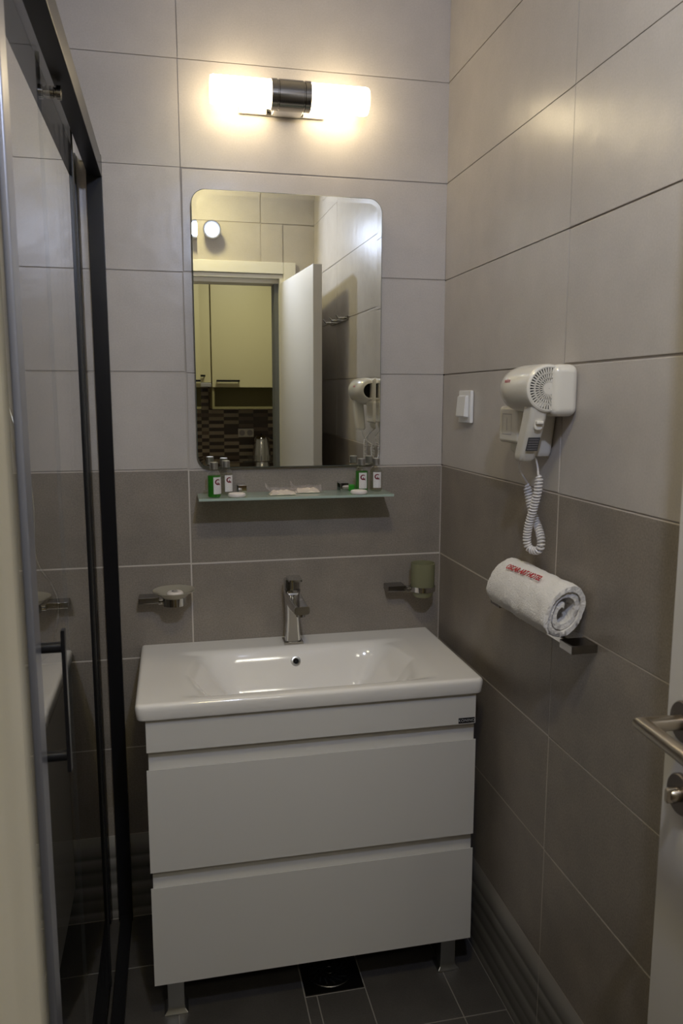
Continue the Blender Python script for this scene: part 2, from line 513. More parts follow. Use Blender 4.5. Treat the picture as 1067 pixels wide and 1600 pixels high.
rose = local('handle_rose', bm, M['bronze'], dr)
rl = .0092
bm = B()
hz = 1.049
seg = 20
# neck out of the door, mitred corner, lever back along the leaf
def ringpts(c, nrm_u, nrm_v): return [Vector(c) + Vector(nrm_u) * math.cos(2 * PI * k / seg) * rl + Vector(nrm_v) * math.sin(2 * PI * k / seg) * rl for k in range(seg)]
S = [ringpts((-.006, ry, hz), (0, 1, 0), (0, 0, 1))]
cx = -.058
mit = []
for k in range(seg):
    a = 2 * PI * k / seg
    mit.append(Vector((cx - rl * math.cos(a), ry + rl * math.cos(a), hz + rl * math.sin(a))))
S.append(mit)
S.append([Vector((cx - rl * math.cos(2 * PI * k / seg), ry - .135, hz + rl * math.sin(2 * PI * k / seg))) for k in range(seg)])
loft(bm, S)
bmesh.ops.bevel(bm, geom=[e for e in bm.edges if all(abs(v.co.y - ry - (-(v.co.x - cx))) < 1e-5 for v in e.verts) and len(e.link_faces) == 2 and e.calc_face_angle(0) > .3], offset=.0008, segments=2, profile=.5, affect='EDGES')
local('door_handle', bm, M['nickel'], dr, angle=50)
bm = B(); lathe(bm, [(.0005, 0), (.0255, 0), (.0255, .005), (.024, .007), (.0005, .007)], (0, ry, .956), 'x', 40, sgn=-1)
tr = local('lock_rose', bm, M['bronze'], dr)
bm = B(); lathe(bm, [(.0085, .006), (.0085, .014), (.006, .018), (.0003, .0195)], (0, ry, .956), 'x', 24, sgn=-1)
loft(bm, [[(-h, ry + a, .956 + b) for a, b in rrect(.007 * g_, .020 * g_, .003 * g_, 4)] for h, g_ in ((.010, 1), (.021, 1), (.023, .8))])
k_ = local('turn_knob', bm, M['nickel'], tr)

# ------------------------------------------------------------------ kitchen beyond the doorway (seen in the mirror)
bm = B()
box(bm, -1.7, 1.5, -2.155, -2.056, 0, ZC)
# opening cut by building the wall in pieces
bm.free(); bm = B()
for a, b, c, d in subtract((-1.7, 1.5, 0, ZC), (-.775, -.155, -.01, 2.02)): box(bm, a, b, -2.075, -2.001, c, d)
struct('wall_kitchen_front', bm, M['kitchen_wall'], smooth=False)
bm = B(); box(bm, -1.7, 1.5, -4.1, -4.0, 0, ZC); struct('wall_kitchen_back', bm, M['kitchen_wall'], smooth=False)
bm = B(); box(bm, -1.8, -1.7, -4.1, -2.0, 0, ZC); struct('wall_kitchen_left', bm, M['kitchen_wall'], smooth=False)
bm = B(); box(bm, 1.5, 1.6, -4.1, -2.0, 0, ZC); struct('wall_kitchen_right', bm, M['kitchen_wall'], smooth=False)
bm = B(); box(bm, -1.8, 1.6, -4.1, -2.0, ZC, ZC + .1); struct('ceiling_kitchen', bm, M['plaster'], smooth=False)
bm = B(); box(bm, -1.7, 1.5, -4.0, -2.06, -.06, -.001); struct('floor_kitchen', bm, M['worktop'], smooth=False)
bm = B(); box(bm, -1.69, 1.49, -4.0, -3.994, .9, 1.60); struct('wall_splashback', bm, M['mosaic'], smooth=False)

def wall_cab(label, x0, x1, z0, z1, hx0, hx1, hz_, niche=None):
    t = thing('kitchen_wall_cabinet', label, 'kitchen cabinet', ((x0 + x1) / 2, -3.994, z0), 'kitchen wall cabinets seen in the mirror')
    bm = B(); box(bm, x0, x1, -3.99, -3.69, z0, z1, .001); link('body', bm, M['kitchen_cab'], t)
    bm = B(); box(bm, x0 + .0015, x1 - .0015, -3.688, -3.67, z0, z1, .001); d = link('door', bm, M['kitchen_cab'], t)
    bm = B(); tube(bm, [(hx0 + .005, -3.67, hz_), (hx0 + .005, -3.645, hz_)], .004, 8); tube(bm, [(hx1 - .005, -3.67, hz_), (hx1 - .005, -3.645, hz_)], .004, 8)
    box(bm, hx0, hx1, -3.652, -3.640, hz_ - .007, hz_ + .007)
    link('handle', bm, M['matt_black'], d)
    if niche:
        n0 = niche
        bm = B()
        box(bm, x0, x0 + .016, -3.99, -3.69, n0, z0 - .001); box(bm, x1 - .016, x1, -3.99, -3.69, n0, z0 - .001)
        box(bm, x0 + .016, x1 - .016, -3.99, -3.69, n0, n0 + .016); box(bm, x0 + .016, x1 - .016, -3.99, -3.982, n0 + .016, z0 - .001)
        link('open_shelf', bm, M['kitchen_in'], t, smooth=False)
    return t
wall_cab('wide cream kitchen wall cabinet with black bar handle above open niche', -.402, .20, 1.466, 2.38, -.372, -.207, 1.511, 1.310)
wall_cab('narrow cream kitchen wall cabinet left of the wide one in the mirror', -.66, -.408, 1.50, 2.38, -.50, -.45, 1.546)
bm = B(); box(bm, -.66, -.408, -3.99, -3.66, 1.468, 1.497, .002)
o = link('cooker_hood', bm, M['alu'], loc=(-.53, -3.994, 1.468)); tag(o, 'flat grey cooker hood under the narrow kitchen cabinet', 'cooker hood')

t = thing('kitchen_base_cabinet', 'cream kitchen base cabinet under the brown worktop', 'kitchen cabinet', (-.4, -3.994, 0))
bm = B(); box(bm, -1.6, 1.4, -3.99, -3.46, .1, .858); box(bm, -1.6, 1.4, -3.99, -3.50, 0, .1); link('body', bm, M['kitchen_cab'], t, smooth=False)
for a in (-1.0, -.4, .2):
    bm = B(); box(bm, a + .002, a + .596, -3.459, -3.44, .11, .85, .001); d = link('door', bm, M['kitchen_cab'], t)
bm = B(); box(bm, -1.6, 1.4, -3.99, -3.42, .8595, .897, .003); o = link('worktop', bm, M['worktop'], loc=(-.4, -3.99, .8595)); tag(o, 'brown wood kitchen worktop under the striped splashback', 'worktop')

# double socket, kettle, tray and two glasses
t = thing('double_socket', 'white double power socket on the striped kitchen splashback', 'socket', (-.133, -3.993, 1.12))
bm = B(); box(bm, -.193, -.073, -3.9935, -3.984, 1.088, 1.152, .003); link('plate', bm, M['plastic'], t)
for x in (-.163, -.103):
    bm = B(); lathe(bm, [(.0005, 0), (.019, 0), (.021, .0015), (.022, .0015)], (x, -3.9835, 1.12), 'y', 24); link('outlet', bm, M['print_grey'], t)
t = thing('tray', 'black serving tray on the kitchen worktop carrying the kettle', 'tray', (-.03, -3.86, .8975))
bm = B(); box(bm, -.165, .105, -3.95, -3.77, .8978, .906, .003); link('tray_base', bm, M['black'], t)
t = thing('kettle', 'polished steel kettle on the black tray', 'kettle', (-.028, -3.87, .9062))
bm = B(); lathe(bm, [(.0005, .001), (.072, .001), (.074, .012), (.066, .10), (.056, .165), (.048, .185), (.03, .200), (.0005, .203)], (-.028, -3.87, .9062), 'z', 36); link('kettle_body', bm, M['chrome'], t)
bm = B(); tube(bm, [(.034, -3.85, 1.09), (.06, -3.84, 1.08), (.076, -3.835, 1.04), (.072, -3.84, .98), (.050, -3.85, .945)], .008, 10); link('handle', bm, M['black'], t)
bm = B(); lathe(bm, [(.006, 0), (.009, .010), (.0005, .014)], (-.028, -3.87, 1.1082), 'z', 16); link('lid_knob', bm, M['black'], t)
for x, lab in ((-.118, 'small drinking glass left of the kettle on the tray'), (.045, 'small drinking glass right of the kettle on the tray')):
    bm = B(); lathe(bm, [(.0005, 0), (.018, 0), (.024, .055), (.0225, .055), (.017, .004), (.0005, .004)], (x, -3.80, .9062), 'z', 24)
    o = link('drinking_glass', bm, M['bottle'], loc=(x, -3.80, .9062)); tag(o, lab, 'glass', 'drinking glasses by the kettle')
t = thing('ceiling_light', 'round kitchen ceiling light beyond the doorway', 'light', (-.2, -2.95, ZC - .001))
bm = B(); lathe(bm, [(.0005, 0), (.17, 0), (.17, .04), (.15, .045)], (-.2, -2.95, ZC - .001), 'z', 40, sgn=-1); link('rim', bm, M['alu'], t)
bm = B(); lathe(bm, [(.149, .046), (.13, .058), (.0005, .064)], (-.2, -2.95, ZC - .001), 'z', 40, sgn=-1); link('diffuser', bm, M['klamp'], t)

# ------------------------------------------------------------------ lights of the bathroom
t = thing('wall_lamp', 'chrome wall lamp with two lit frosted tube shades above the mirror', 'wall lamp', (-.43, -.001, 2.155))
bm = B(); box(bm, -.55, -.335, -.008, -.0008, 2.134, 2.188, .002); link('back_plate', bm, M['chrome'], t)
bm = B(); box(bm, -.468, -.395, -.056, -.0085, 2.130, 2.176, .006, 3); link('mount', bm, M['chrome'], t)
LZ, LY, LR = 2.161, -.070, .0340
bm = B(); lathe(bm, [(.0005, 0), (LR, 0), (LR + .001, .001), (LR + .001, .014), (LR - .001, .015), (LR - .001, .018), (LR + .001, .019), (LR + .001, .077), (LR - .001, .078), (LR - .001, .081), (LR + .001, .082), (LR + .001, .095), (LR, .096), (.0005, .096)], (-.478, LY, LZ), 'x', 48)
link('lamp_holder', bm, M['chrome_dark'], t)
for x0, s in ((-.4785, -1), (-.3815, 1)):
    bm = B(); lathe(bm, [(.0005, 0), (.0325, 0), (.0325, .138), (.030, .144), (.0005, .146)], (x0, LY, LZ), 'x', 40, sgn=s)
    link('lamp_shade', bm, M['lamp'], t)

t = thing('ceiling_downlight', 'small round warm downlight in the ceiling by the doorway', 'downlight', (-.60, -1.54, ZC - .001))
bm = B(); lathe(bm, [(.0005, 0), (.075, 0), (.075, .006), (.062, .012)], (-.60, -1.54, ZC - .001), 'z', 40, sgn=-1); link('rim', bm, M['alu'], t)
bm = B(); lathe(bm, [(.0615, .0125), (.0005, .0125)], (-.60, -1.54, ZC - .001), 'z', 40, sgn=-1); link('diffuser', bm, M['clamp'], t)

t = thing('spot_light', 'round lit spotlight on the tiled wall above the doorway', 'spotlight', (-.501, -1.899, 2.203))
bm = B(); lathe(bm, [(.0005, 0), (.030, 0), (.030, .014), (.0005, .014)], (-.501, -1.899, 2.203), 'y', 40); link('wall_mount', bm, M['grey_profile'], t)
tilt = Matrix.Translation((-.501, -1.870, 2.203)) @ Matrix.Rotation(math.radians(-SPOT_TILT), 4, 'X')
bm = B(); lathe(bm, [(.0005, -.018), (.030, -.018), (.038, -.008), (.043, .026), (.042, .032), (.036, .032), (.0290, .0285)], (0, 0, 0), 'y', 40)
bmesh.ops.transform(bm, matrix=tilt, verts=bm.verts); link('housing', bm, M['grey_profile'], t)
bm = B(); lathe(bm, [(.0285, .029), (.0005, .029)], (0, 0, 0), 'y', 40)
bmesh.ops.transform(bm, matrix=tilt, verts=bm.verts); link('light_disc', bm, M['spot'], t)

# ------------------------------------------------------------------ mirror
t = thing('mirror', 'rounded rectangular wall mirror with a narrow faceted rim above the glass shelf', 'mirror', (-.428, -.001, 1.255))
mx0, mz0, mW, mH = -.428, 1.601, .490, .692
bm = B()
outer = rrect(mW, mH, .036, 8); inner = rrect(mW - .026, mH - .026, .024, 8)
yf = -.0185
back = [bm.verts.new((mx0 + x, yf + .005, mz0 + z)) for x, z in outer]
edge = [bm.verts.new((mx0 + x, yf + .0007, mz0 + z)) for x, z in outer]
e2 = [bm.verts.new((mx0 + x, yf - .00024, mz0 + z)) for x, z in rrect(mW - .0030, mH - .0030, .0345, 8)]
inn = [bm.verts.new((mx0 + x, yf, mz0 + z)) for x, z in inner]
n = len(outer)
for k in range(n):
    j = (k + 1) % n
    f = bm.faces.new((back[k], back[j], edge[j], edge[k])); f.material_index = 1
    f = bm.faces.new((edge[k], edge[j], e2[j], e2[k])); f.material_index = 1
    bm.faces.new((e2[k], e2[j], inn[j], inn[k]))
f = bm.faces.new(back[::-1]); f.material_index = 1
bm.faces.new(inn)
rm = Matrix.Rotation(.0058, 4, 'Z') @ Matrix.Rotation(.0062, 4, 'X')
piv = Vector((-.43, -.02, 1.6))
for v in bm.verts: v.co = piv + rm @ (v.co - piv)
link('mirror_glass', bm, [M['mirror'], M['mirror_edge']], t, smooth=False)
bm = B(); box(bm, mx0 - .18, mx0 + .18, -.0095, -.0008, mz0 - .26, mz0 + .26); link('backing', bm, M['mirror_edge'], t, smooth=False)

# ------------------------------------------------------------------ glass shelf
SZ = 1.1885
t = thing('glass_shelf', 'frosted glass shelf on chrome clamps below the mirror', 'shelf', (-.425, -.002, SZ - .007))
bm = B(); box(bm, -.676, -.174, -.126, -.008, SZ - .0068, SZ, .0008, 1)
for f in bm.faces:
    f.material_index = 0 if abs(f.normal.z) > .5 else 1
link('shelf_panel', bm, [M['shelf_glass'], M['shelf_edge']], t, smooth=False)
for x in (-.561, -.290):
    bm = B()
    box(bm, x - .011, x + .011, -.007, -.0008, SZ - .022, SZ + .024, .001)
    box(bm, x - .011, x + .011, -.050, -.007, SZ - .0115, SZ - .0072, .001)
    box(bm, x - .011, x + .011, -.050, -.007, SZ + .0205, SZ + .0240, .001)
    box(bm, x - .011, x + .011, -.0535, -.050, SZ + .0006, SZ + .0240, .001)
    link('shelf_bracket', bm, M['chrome'], t)

def bottle(x, y, face, label, liq, part_label):
    z = SZ + .0004
    t = thing('toiletry_bottle', label, 'bottle', (x, y, z), 'small toiletry bottles on the glass shelf')
    bm = B(); R = .0172
    lathe(bm, [(.0005, .0005), (R - .002, .0005), (R, .003), (R, .056), (R - .002, .061), (R - .006, .0655), (.0085, .068), (.0085, .072)], (x, y, z), 'z', 32)
    link('bottle_body', bm, M['bottle'], t)
    bm = B(); q = R - .0012
    lathe(bm, [(.0005, .002), (q - .001, .002), (q, .004), (q, .055), (q - .0005, .0555), (.0005, .0555)], (x, y, z), 'z', 32)
    link('liquid', bm, liq, t)['label'] = part_label
    bm = B()
    lathe(bm, [(.0102, .071), (.0102, .0745), (.0097, .0748), (.0097, .0758), (.0102, .076), (.0102, .0872), (.0092, .0886), (.0005, .0888)], (x, y, z), 'z', 28)
    link('cap', bm, M['alu'], t)
    # paper label with a ring mark, wrapped on the body
    def wrap(u, v, off=.0004): # u along the wrap (m), v height
        a = math.radians(face) + u / R
        return Vector((x + (R + off) * math.sin(a), y - (R + off) * math.cos(a), z + v))
    bm = B(); cols = []
    for i in range(9):
        u = -.011 + .022 * i / 8
        cols.append([bm.verts.new(wrap(u, v)) for v in (.010, .052)] + [bm.verts.new(wrap(u, v, .0001)) for v in (.052, .010)])
    for a, b in zip(cols, cols[1:]):
        for k in range(4): bm.faces.new((a[k], b[k], b[(k + 1) % 4], a[(k + 1) % 4]))
    bm.faces.new(cols[0]); bm.faces.new(cols[-1][::-1])
    lb = link('label', bm, M['label'], t)
    bm = B(); cv = .040
    # C-shaped mark with a small tail and a dot inside
    N_ = 22
    pr_ = []
    for i in range(N_ + 1):
        a = math.radians(45 + 285 * i / N_)
        th = .0011 + .0006 * math.sin(PI * i / N_)
        pr_.append((bm.verts.new(wrap((.0058 + th) * math.cos(a), cv + (.0058 + th) * math.sin(a), .0007)), bm.verts.new(wrap((.0058 - th) * math.cos(a), cv + (.0058 - th) * math.sin(a), .0007))))
    for a, b in zip(pr_, pr_[1:]): bm.faces.new((a[0], b[0], b[1], a[1]))
    for tri in (((.0005, .0015), (.003, -.008), (-.002, -.0045)), ((.001, -.006), (.006, -.0085), (.0065, -.006))):
        bm.faces.new([bm.verts.new(wrap(u, cv + v, .0007)) for u, v in tri])
    link('label_mark', bm, M['logo'], lb, smooth=False)
    bm = B()
    for v, hw in ((.0285, .009), (.0265, .007), (.020, .005), (.0145, .0065), (.0128, .004)):
        bm.faces.new([bm.verts.new(wrap(s * hw, v + dv, .0006)) for s, dv in ((-1, 0), (1, 0), (1, .0009), (-1, .0009))])
    link('label_print', bm, M['print_grey'], lb, smooth=False)
    return t
bottle(-.636, -.104, 28, 'green toiletry bottle at the left end of the glass shelf', M['green_liquid'], 'green liquid')
bottle(-.603, -.058, 22, 'clear toiletry bottle beside the green one at the left of the shelf', M['clear_liquid'], 'clear liquid')
bottle(-.246, -.062, 0, 'green toiletry bottle at the right of the shelf behind the round soap', M['green_liquid'], 'green liquid')
bottle(-.204, -.054, -4, 'clear toiletry bottle at the far right end of the glass shelf', M['clear_liquid'], 'clear liquid')

def soap(x, y, lab):
    bm = B(); z = SZ + .0003; seg = 48
    rings = []
    for r, h in ((.0005, 0), (.019, 0), (.0212, .002), (.0218, .005), (.0208, .0085), (.018, .0098), (.006, .0102), (.0005, .0100)):
        rings.append([bm.verts.new((x + (r + (.0004 if r > .01 and k % 2 else 0)) * math.cos(2 * PI * k / seg), y + (r + (.0004 if r > .01 and k % 2 else 0)) * math.sin(2 * PI * k / seg), z + h)) for k in range(seg)])
    for A, C_ in zip(rings, rings[1:]):
        for k in range(seg): bm.faces.new((A[k], A[(k + 1) % seg], C_[(k + 1) % seg], C_[k]))
    o = link('wrapped_soap', bm, M['soap'], loc=(x, y, z)); tag(o, lab, 'soap', 'round wrapped soaps on the glass shelf')
soap(-.580, -.103, 'round white pleated soap in front of the left shelf bottles')
soap(-.264, -.106, 'round white pleated soap in front of the right green bottle')

bm = B(); box(bm, -.292 + .012, -.292 + .033, -.040, -.024, SZ + .0005, SZ + .017, .003, 3)  # small rounded block in plain green, set on the shelf by the clamp
o = link('green_block', bm, M['green_solid'], loc=(-.269, -.032, SZ + .0005)); tag(o, 'small green block beside the right chrome shelf clamp', 'packet')

def packet(x, y, rot, lab, seed):
    z = SZ + .0006
    t = thing('toiletry_packet', lab, 'packet', (x, y, z), 'clear plastic packets in the middle of the shelf')
    ca, sa = math.cos(rot), math.sin(rot)
    def P(u, v, h): return Vector((x + u * ca - v * sa, y + u * sa + v * ca, z + h))
    bm = B(); nx, ny = 28, 10; top = []; bot = []
    for i in range(nx + 1):
        a, b = [], []
        for j in range(ny + 1):
            u = -.034 + .068 * i / nx; v = -.014 + .028 * j / ny
            e = (1 - (abs(2 * i / nx - 1)) ** 6) * (1 - (abs(2 * j / ny - 1)) ** 4)
            h = e * (.0105 + .004 * noise.noise(Vector((u * 90, v * 90, seed))))
            a.append(bm.verts.new(P(u, v, .0012 + h))); b.append(bm.verts.new(P(u, v, .0010)))
        top.append(a); bot.append(b)
    for G, fl in ((top, 0), (bot, 1)):
        for i in range(nx):
            for j in range(ny): bm.faces.new((G[i][j], G[i + 1][j], G[i + 1][j + 1], G[i][j + 1]))
    for i in range(nx):
        bm.faces.new((top[i][0], bot[i][0], bot[i + 1][0], top[i + 1][0])); bm.faces.new((top[i][ny], top[i + 1][ny], bot[i + 1][ny], bot[i][ny]))
    for j in range(ny):
        bm.faces.new((top[0][j], top[0][j + 1], bot[0][j + 1], bot[0][j])); bm.faces.new((top[nx][j], bot[nx][j], bot[nx][j + 1], top[nx][j + 1]))
    link('folded_content', bm, M['cream'], t)
    bm = B(); nx, ny = 34, 14; G = []
    for i in range(nx + 1):
        a = []
        for j in range(ny + 1):
            p, q = 2 * i / nx - 1, 2 * j / ny - 1
            u, v = p * .042, q * .021
            e = max(0, 1 - abs(p) ** 5) * max(0, 1 - abs(q) ** 3)
            h = .0020 + e * .0135 + .0055 * abs(noise.noise(Vector((u * 60, v * 60, seed + 5)))) + .050 * max(0, -p - .70) + .028 * max(0, q - .5)
            a.append(bm.verts.new(P(u, v, h)))
        G.append(a)
    for i in range(nx):
        for j in range(ny): bm.faces.new((G[i][j], G[i + 1][j], G[i + 1][j + 1], G[i][j + 1]))
    link('plastic_wrapper', bm, M['film'], t)
packet(-.462, -.086, .06, 'clear wrapped packet with cream content, left of the two on the shelf', 1.3)
packet(-.392, -.052, .00, 'clear wrapped packet with cream content, right of the two on the shelf', 4.1)

# ------------------------------------------------------------------ bathroom fittings on the end wall
def holder(name, label, cat, x0, cx, cz):
    t = thing(name, label, cat, (x0 + .025, -.001, cz))
    bm = B()
    box(bm, x0, x0 + .052, -.048, -.0008, cz - .012, cz + .004, .0015)
    link('wall_plate', bm, M['chrome_dark'], t)
    bm = B()
    box(bm, x0 + .050, cx - .027, -.062, -.030, cz - .0105, cz - .0045, .001)
    box(bm, x0 + .0515, cx - .027, -.062, -.030, cz - .0015, cz + .002, .001)
    link('arm', bm, M['chrome'], t)
    return t
t = holder('soap_dish_holder', 'chrome wall bracket carrying the frosted soap dish left of the tap', 'soap dish holder', -.833, -.742, .920)
bm = B(); lathe(bm, [(.0285, -.013), (.0300, -.013), (.0300, .008), (.0285, .008), (.0285, -.013)], (-.742, -.062, .920), 'z', 40); link('ring', bm, M['chrome'], t)
t = thing('soap_dish', 'frosted glass soap dish in the left chrome bracket', 'soap dish', (-.742, -.062, .912))
bm = B(); lathe(bm, [(.0005, -.006), (.024, -.006), (.0265, .000), (.031, .0095), (.044, .019), (.0545, .0245), (.0545, .0265), (.043, .0215), (.029, .0125), (.020, .0085), (.0005, .008)], (-.742, -.062, .920), 'z', 56)
link('dish', bm, M['dish_glass'], t)
bm = B(); lathe(bm, [(.0005, .0), (.019, 0), (.021, .003), (.021, .009), (.018, .0125), (.0005, .0135)], (-.740, -.062, .9292), 'z', 40)
o = link('wrapped_soap', bm, M['soap'], loc=(-.740, -.062, .9292)); tag(o, 'round white wrapped soap lying in the frosted soap dish', 'soap')
bm = B(); N_ = 20; z_ = .9292 + .0142; pv = []
for i in range(N_ + 1):
    a = math.radians(45 + 285 * i / N_)
    pv.append((bm.verts.new((-.740 + .0085 * math.cos(a), -.062 + .0085 * math.sin(a), z_)), bm.verts.new((-.740 + .0055 * math.cos(a), -.062 + .0055 * math.sin(a), z_))))
for a, b in zip(pv, pv[1:]): bm.faces.new((a[0], b[0], b[1], a[1]))
link('mark', bm, M['sticker'], o, smooth=False)

t = holder('tumbler_holder', 'chrome wall bracket carrying the frosted tumbler right of the tap', 'tumbler holder', -.166, -.073, .917)
bm = B(); lathe(bm, [(.0335, -.006), (.0350, -.006), (.0350, .008), (.0335, .008), (.0335, -.006)], (-.073, -.068, .917), 'z', 40); link('ring', bm, M['chrome'], t)
bm = B(); lathe(bm, [(.0005, -.022), (.024, -.022), (.0275, -.017), (.0325, .000), (.0330, .072), (.0310, .072), (.0305, .002), (.025, -.014), (.0005, -.016)], (-.073, -.068, .917), 'z', 48)
o = link('tumbler', bm, M['cup_glass'], loc=(-.073, -.068, .895)); tag(o, 'frosted yellowish glass tumbler in the right chrome bracket', 'tumbler')

# ------------------------------------------------------------------ washbasin
WX0, WX1, WY0, WY1, WT, WB = -.832, -.034, -.424, -.0008, .784, .746
def sst(a, b, v):
    t_ = max(0, min(1, (v - a) / (b - a))); return t_ * t_ * (3 - 2 * t_)
def bowl(x, y):
    xc = -.436
    d = abs(x - xc)
    yy = -y
    wl = .285 - .030 * abs(yy - .25) / .15
    sx = 1 - sst(wl - .115, wl, d)
    sy = sst(.088, .150, yy) * (1 - sst(.300, .396, yy))
    h = -.112 * (sx ** .85) * sy
    # shallow moat joining deck and bowl
    m = (1 - sst(.24, .31, d)) * sst(.080, .105, yy) * (1 - sst(.375, .402, yy))
    return h - .006 * m
bm = B()
nx, ny = 150, 90; R_ = .009
def gx(i, n, a, b, r):
    # extra columns in the rounded rim
    return a + (b - a) * i / n
xsv = [WX0 + R_ * (1 - math.cos(PI / 2 * k / 4)) for k in range(4)] + [WX0 + R_ + (WX1 - WX0 - 2 * R_) * i / nx for i in range(nx + 1)] + [WX1 - R_ * (1 - math.cos(PI / 2 * k / 4)) for k in range(3, -1, -1)]
ysv = [WY0 + R_ * (1 - math.cos(PI / 2 * k / 4)) for k in range(4)] + [WY0 + R_ + (WY1 - WY0 - R_) * i / ny for i in range(ny + 1)]
def rim(x, y):
    # deck outline drawn in at the corners (radius 18 mm), edge rounded over
    d = min(x - WX0, WX1 - x, y - WY0)
    if d >= R_: return 0.0
    return -(R_ - math.sqrt(max(0, R_ * R_ - (R_ - d) ** 2)))
CR = .016
def corner(x, y):
    for cx_, sx_ in ((WX0 + CR, -1), (WX1 - CR, 1)):
        dx, dy = (x - cx_) * sx_, (WY0 + CR) - y
        if dx > 0 and dy > 0:
            m_ = max(dx, dy); L_ = math.hypot(dx, dy)
            k = m_ / L_
            return cx_ + (x - cx_) * k, (WY0 + CR) - dy * k
    return x, y
G = []
for x in xsv:
    col = []
    for y in ysv:
        X, Y = corner(x, y)
        col.append(bm.verts.new((X, Y, WT + rim(x, y) + bowl(x, y))))
    G.append(col)
for i in range(len(xsv) - 1):
    for j in range(len(ysv) - 1): bm.faces.new((G[i][j], G[i + 1][j], G[i + 1][j + 1], G[i][j + 1]))
# outer skirt, slightly tapering inwards, then the underside
loop = [G[i][0] for i in range(len(xsv))] + [G[-1][j] for j in range(1, len(ysv))] + [G[i][-1] for i in range(len(xsv) - 2, -1, -1)] + [G[0][j] for j in range(len(ysv) - 2, 0, -1)]
cxm, cym = (WX0 + WX1) / 2, WY1
def down(z, ins):
    out = []
    for v in loop:
        x = v.co.x; y = v.co.y
        x = cxm + (x - cxm) * (1 - ins / .4); y = cym + (y - cym) * (1 - ins / .42)
        out.append(bm.verts.new((x, y, z)))
    return out
prev = loop
for z, ins in ((WT - .014, .0), (WB + .004, .002), (WB + .001, .0035), (WB, .006)):
    cur = down(z, ins)
    for k in range(len(loop)):
        j = (k + 1) % len(loop); bm.faces.new((prev[k], prev[j], cur[j], cur[k]))
    prev = cur
cur = []
for v in prev:
    x = max(-.76, min(-.11, v.co.x)); y = max(-.41, min(-.03, v.co.y)); cur.append(bm.verts.new((x, y, WB)))
lo = [bm.verts.new((v.co.x * .8 + -.436 * .2, v.co.y * .8 - .225 * .2, .660)) for v in cur]
for A, C_ in ((prev, cur), (cur, lo)):
    for k in range(len(loop)):
        j = (k + 1) % len(loop)
        try: bm.faces.new((A[k], A[j], C_[j], C_[k]))
        except ValueError: pass
bm.faces.new(lo)
bmesh.ops.remove_doubles(bm, verts=bm.verts, dist=1e-6)
wb = thing('washbasin', 'white glazed ceramic washbasin on the white vanity cabinet', 'washbasin', (-.433, -.212, WB))
link('basin', bm, M['ceramic'], wb, angle=50)
# overflow ring and drain
def bowl_n(x, y):
    e = .002
    return Vector((-(bowl(x + e, y) - bowl(x - e, y)) / (2 * e), -(bowl(x, y + e) - bowl(x, y - e)) / (2 * e), 1)).normalized()
oy = -.118
for k in range(60):
    y_ = -.09 - k * .001
    if WT + bowl(-.434, y_) <= .750: oy = y_; break
oc = Vector((-.434, oy, WT + bowl(-.434, oy))); on = bowl_n(-.434, oy)
q = Vector((0, 0, 1)).rotation_difference(on).to_matrix().to_4x4()
bm = B(); lathe(bm, [(.0072, .0005), (.0074, .0034), (.0090, .0046), (.0122, .0040), (.0140, -.002)], (0, 0, 0), 'z', 32)
bmesh.ops.transform(bm, matrix=Matrix.Translation(oc) @ q, verts=bm.verts)
ov = link('overflow_ring', bm, M['alu'], wb)
bm = B(); lathe(bm, [(.0078, .0012), (.0005, .0012)], (0, 0, 0), 'z', 24)
bmesh.ops.transform(bm, matrix=Matrix.Translation(oc) @ q, verts=bm.verts)
link('overflow_hole', bm, M['void'], ov)
dz = WT + bowl(-.436, -.235)
bm = B(); lathe(bm, [(.032, -.004), (.032, .002), (.029, .0035), (.0225, .0030), (.0222, .0045), (.0005, .0065)], (-.436, -.235, dz), 'z', 36); link('drain_plug', bm, M['chrome'], wb)

# ------------------------------------------------------------------ tap
FX, FY = -.4345, -.056
t = thing('basin_tap', 'chrome single-lever tap at the back of the washbasin', 'tap', (FX, FY, WT))
bm = B(); box(bm, FX - .026, FX + .026, FY - .026, FY + .024, WT + .0002, WT + .0075, .0012); link('base_plate', bm, M['chrome'], t)
bm = B(); secs = []
for z, w_, d_, off in ((.0078, .043, .041, 0), (.03, .040, .038, 0), (.07, .036, .036, 0), (.105, .036, .038, -.001), (.128, .040, .042, -.001), (.142, .043, .044, 0), (.1475, .043, .044, 0)):
    secs.append([(FX + a, FY + off + b, WT + z) for a, b in rrect(w_, d_, .012, 5)])
loft(bm, secs)
link('tap_body', bm, M['chrome'], t, angle=40)
bm = B(); secs = []
for k in range(9):
    s = k / 8
    yy = FY - .010 - s * .098; zc = WT + .128 - .013 * s - .003 * math.sin(s * PI); w_ = .041 - .002 * s; h_ = .032 - .011 * s
    secs.append([(FX + .009 * s + a, yy, zc + b) for a, b in rrect(w_, h_, .006, 3)])
loft(bm, secs); link('spout', bm, M['chrome'], t, angle=40)
bm = B(); lathe(bm, [(.0005, 0), (.0115, 0), (.0115, .007), (.010, .009)], (FX + .008, FY - .092, WT + .0965), 'z', 28); link('aerator', bm, M['chrome_dark'], t)
bm = B(); lathe(bm, [(.019, 0), (.0190, .002), (.0225, .003), (.0225, .0265), (.0210, .028), (.0005, .028)], (FX, FY + .002, WT + .1480), 'z', 36)
loft(bm, [[(FX + .008 * k + a, FY - .018 + b, WT + z_) for a, b in rrect(.036, .062, .006, 4)] for k, z_ in ((.4, .1765), (.4, .1815))])
link('lever', bm, M['chrome'], t)

